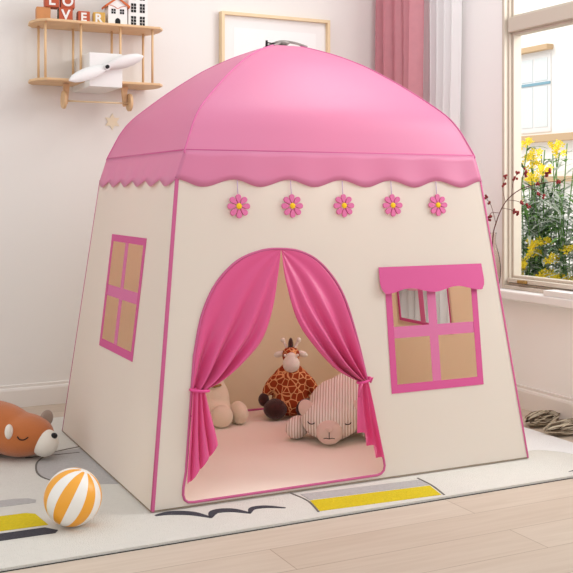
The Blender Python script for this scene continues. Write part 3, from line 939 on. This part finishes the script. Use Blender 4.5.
for (a, b2, c2) in (((0, -.018, .255), (.0, .01, .33), (.0, .045, .365)), ((0, -.08, .345), (0, -.06, .40), (0, -.09, .45)), ((0, -.12, .37), (0, -.13, .43), (0, -.16, .465)),
                    ((0, -.10, .355), (0, -.17, .35), (0, -.225, .33)), ((0, -.04, .30), (0, -.0, .30), (0, .03, .275)), ((0, -.18, .40), (0, -.2, .45), (0, -.225, .475)),
                    ((0, -.22, .41), (0, -.27, .395), (0, -.31, .37)), ((0, -.30, .422), (0, -.33, .45), (0, -.36, .47)), ((0, -.06, .32), (0, -.11, .315), (0, -.14, .30))):
    j = [Vector(p) + Vector((random.uniform(-.01, .01), 0, 0)) for p in (b2, c2)]
    tube(bm, catmull([a, *j], 4), .0012, 5); tips.append(j[-1]); tips.append(j[0].lerp(j[1], .4))
obj('stem', bm, stemm, brn)
for k, t_ in enumerate(tips + [main[-1], main[-8]]):
    bm = bmesh.new()
    for q in range(4):
        ell(bm, t_ + Vector([random.uniform(-.008, .008) for _ in range(3)]), (.0052, .0046, .0058), seg=8, ring=6)
    obj('berry_cluster', bm, berrym, brn)
slab = obj('tray', B(2.655, 2.765, 2.86, 3.075, WB + .0005, WB + .022), white, bevel=.002)
slab.location = (0, 0, 0)
tag(slab, 'flat white block lying on the window sill at the right edge', 'tray')

# ------------------------------------------------------------------ shaggy bundles on the floor, right
def bundle(loc, L_, yaw, label, sd):
    random.seed(sd)
    t = thing('dried_grass_bundle', (loc[0], loc[1], 0), label, 'dried grass', None, yaw)
    obj('core', E_((0, 0, .022), (L_ * .36, .028, .016)), mat('dark_dry_grass', (96, 82, 68), .95), t)
    for mm, cnt in ((brownbark, 70), (mat('pale_dry_grass', (214, 200, 178), .95), 60), (mat('brown_dry_grass', (120, 102, 84), .95), 60)):
        bm = bmesh.new()
        for k in range(cnt):
            a = random.uniform(0, 2 * PI); x0 = random.uniform(-1, .45) * L_ / 2; le = random.uniform(.4, .9) * L_ / 2
            tw = random.uniform(-.5, .5); out = random.uniform(.85, 1.2); pts = []
            for q in range(6):
                x = x0 + le * q / 5; xx = max(-1, min(1, x / (L_ * .52)))
                rr = (1 - xx * xx) ** .8 * out + .05
                aa = a + tw * q / 5
                pts.append((x, math.cos(aa) * .040 * rr, max(.003, .025 + math.sin(aa) * .022 * rr)))
            tube(bm, pts, [.0006, .0017, .0022, .0020, .0014, .0004], 5)
        obj('strands', bm, mm, t)
    return t
bundle((2.585, 3.00), .21, .28, 'shaggy grey-brown dried bundle on the floor against the tent edge', 3)
bundle((2.575, 2.845), .24, .06, 'shaggy grey-brown dried bundle at the right edge of the picture', 5)

# ------------------------------------------------------------------ outside
struct('ground', B(RX + .14, 14, -6, 18, -2.6, -2.5), concrete)
# ledge / balcony that carries the planters
bal = struct('trim_3', B(RX + .14, 4.1, 1.5, 5.2, .02, .10), concrete)
bm = bmesh.new()
fx8 = 8.0
fc = thing('apartment_building', (8.2, 10, -2.5), 'cream apartment facade seen through the window', 'building')
obj('facade', B(fx8, fx8 + .3, 3, 20, -2.5, 9), facadem, fc, world=True)
obj('ledge', B(fx8 - .12, fx8, 3, 20, 1.50, 1.58), ledgem, fc, world=True)
obj('ledge', B(fx8 - .08, fx8, 3, 20, 1.03, 1.09), ledgem, fc, world=True)
for y in (5.2, 7.2, 9.42, 11.5, 13.6):
    w = obj('house_window', B(fx8 - .015, fx8 + .01, y - .30, y + .27, 1.62, 2.60), white, fc, world=True)
    f2 = bmesh.new()
    def fsub(bm, name, m):
        bmesh.ops.transform(bm, matrix=Matrix.Translation(-fc.location), verts=bm.verts); return obj(name, bm, m, w)
    bm = bmesh.new()
    for a, b2 in ((y - .25, y - .03), (y + .01, y + .23)):
        box(bm, fx8 - .022, fx8 - .014, a, b2, 1.68, 2.16); box(bm, fx8 - .022, fx8 - .014, a, b2, 2.23, 2.50)
    fsub(bm, 'pane', extglass)
    fsub(B(fx8 - .03, fx8 - .014, y - .30, y + .27, 2.18, 2.21), 'glazing_bar', bluebar)
    fsub(B(fx8 - .10, fx8, y - .33, y + .30, 2.58, 2.64), 'lintel', ledgem)

def planter(y0, y1, x0, x1, z0, z1, label):
    t = thing('planter_box', ((x0 + x1) / 2, (y0 + y1) / 2, z0), label, 'planter', 'planters outside the window')
    bm = bmesh.new()
    box(bm, x0, x1, y0, y1, z0, z1 - .01)
    box(bm, x0 - .01, x1 + .01, y0 - .01, y1 + .01, z1 - .03, z1 - .005)
    obj('box', bm, concrete, t, world=True); return t
def leafblade(bm, p, d, L_, w, droop):
    d = d.normalized(); side = d.cross(Vector((0, 0, 1)))
    side = side.normalized() if side.length > 1e-3 else Vector((1, 0, 0))
    rows = []
    for k in range(5):
        q = k / 4; c0 = p + d * L_ * q + Vector((0, 0, -droop * q * q * L_)); ww = w * (math.sin(PI * (q * .85 + .1)))
        if k == 4: ww = w * .04
        rows.append((bm.verts.new(c0 - side * ww), bm.verts.new(c0 + Vector((0, 0, -.15 * ww))), bm.verts.new(c0 + side * ww)))
    for a, b2 in zip(rows, rows[1:]):
        for j in (0, 1): bm.faces.new((a[j], b2[j], b2[j + 1], a[j + 1])).smooth = True
def bush(y, x, zb_, H_, label, sd, nfl):
    random.seed(sd)
    t = thing('flowering_bush', (x, y, zb_), label, 'plant', 'yellow flowering plants outside the window')
    st_, lg, ln, ld = bmesh.new(), bmesh.new(), bmesh.new(), bmesh.new()
    heads = []
    for k in range(30):
        a = random.uniform(0, 2 * PI); lean = random.uniform(0, .14); h = H_ * random.uniform(.55, 1.0)
        base = Vector((random.uniform(-.10, .10), random.uniform(-.13, .13), 0)); tip = base + Vector((math.cos(a) * lean * .7, math.sin(a) * lean, h))
        mid = base.lerp(tip, .5) + Vector((random.uniform(-.03, .03), random.uniform(-.03, .03), 0))
        c0 = catmull([base, mid, tip], 6); tube(st_, c0, .0028, 5)
        heads.append(tip)
        for q in range(34):
            p = at_len(c0, random.uniform(.15, .97)) if h > .45 * H_ else tip
            if p.z > .7 * H_ and random.random() < .6: continue
            aa = random.uniform(0, 2 * PI); d = Vector((math.cos(aa), math.sin(aa), random.uniform(.1, .9)))
            bmx, w = random.choice(((lg, .007), (lg, .008), (lg, .009), (ln, .009), (ld, .008)))
            leafblade(bmx, p, d, random.uniform(.07, .15), w * 1.15, random.uniform(.1, .6))
    obj('stems', st_, leafgreen, t)
    obj('silver_leaves', lg, leafgrey, t); obj('green_leaves', ln, leafgreen, t); obj('dark_leaves', ld, darkgreen, t)
    heads.sort(key=lambda v: -v.z)
    hs = heads[:nfl * 2:2] + [Vector((-.13 + random.uniform(-.03, .03), random.uniform(-.16, .16), random.uniform(.08, .30))) for h in heads[:nfl]]
    for h in hs:
        bm = bmesh.new()
        for q in range(9):
            c0 = h + Vector((random.uniform(-.026, .026), random.uniform(-.036, .036), random.uniform(-.012, .02)))
            ax = Vector((random.uniform(-1, .2), random.uniform(-1, .2), random.uniform(0, 1))).normalized(); e1 = ax.orthogonal().normalized(); e2 = ax.cross(e1)
            for r in range(5):
                aa = r * 2 * PI / 5 + q; dd = e1 * math.cos(aa) + e2 * math.sin(aa); sd_ = ax.cross(dd)
                bm.faces.new([bm.verts.new(c0 + v) for v in (dd * .002, dd * .011 - sd_ * .006 + ax * .004, dd * .019 + ax * .007, dd * .011 + sd_ * .006 + ax * .004)])
        obj('flower_head', bm, yellowfl, t)
    return t
for i, (y, x, H_, lab) in enumerate(((3.02, 3.24, .58, 'yellow flowering plant outside, farthest right'),
                                    (3.46, 3.30, .64, 'yellow flowering plant outside at the right picture edge'),
                                    (3.83, 3.32, .70, 'tall yellow flowering plant outside beside the window frame'),
                                    (4.22, 3.42, .56, 'yellow flowering plant outside behind the window jamb'))):
    planter(y - .17, y + .17, x - .15, x + .15, .10, .40, 'pale concrete planter box under the ' + lab.replace(' hidden', ''))
    bush(y, x, .385, H_ + .06, lab, 20 + i, 9)

# ------------------------------------------------------------------ light
w = bpy.data.worlds.new('sky'); SC.world = w; w.use_nodes = True
bg = w.node_tree.nodes['Background']; bg.inputs['Color'].default_value = (1.0, 1.0, 1.0, 1); bg.inputs['Strength'].default_value = .97
def area(name, loc, target, sx, sy, power, col):
    l = bpy.data.lights.new(name, 'AREA'); l.shape = 'RECTANGLE'; l.size = sx; l.size_y = sy; l.energy = power; l.color = col
    o = bpy.data.objects.new(name, l); COL.objects.link(o); o.location = loc
    o.rotation_euler = (Vector(target) - Vector(loc)).to_track_quat('-Z', 'Y').to_euler(); return o
area('facade_fill', (3.6, 11.5, 6.5), (8, 10.5, 1.2), 4, 4, 260, (1, .98, .95))  # added area lamp, stands in for sunlight on the facade
area('daylight_window', (3.7, 1.75, 2.0), (1.4, 3.1, 1.1), 1.7, 1.5, 60, (1, .99, .97))

pl_ = bpy.data.lights.new('tent_fill', 'POINT'); pl_.energy = 3.8; pl_.color = (1, .95, .87); pl_.shadow_soft_size = .12  # added light without a fixture, brightens the tent inside
po = bpy.data.objects.new('tent_fill', pl_); COL.objects.link(po); po.location = (1.54, 3.02, 1.12)
area('roof_highlight_fill', (2.35, 2.75, 2.72), (1.9, 2.9, .6), .9, .9, 11, (1, .99, .97))  # added unseen light above the tent, lifts the roof highlight
# ------------------------------------------------------------------ camera
cam = bpy.data.cameras.new('camera'); co = bpy.data.objects.new('camera', cam); COL.objects.link(co)
cam.sensor_width = 36; cam.sensor_fit = 'HORIZONTAL'; cam.lens = 1000 / 573 * 36
cam.shift_y = -(286.5 - 194) / 573
co.location = (0, 0, .885)
co.rotation_euler = (PI / 2, 0, -math.atan2(1000, 2013.5))
SC.camera = co
SC.view_settings.view_transform = 'Standard'; SC.view_settings.look = 'None'; SC.view_settings.gamma = 1
SC.view_settings.use_curve_mapping = False; SC.view_settings.exposure = .08
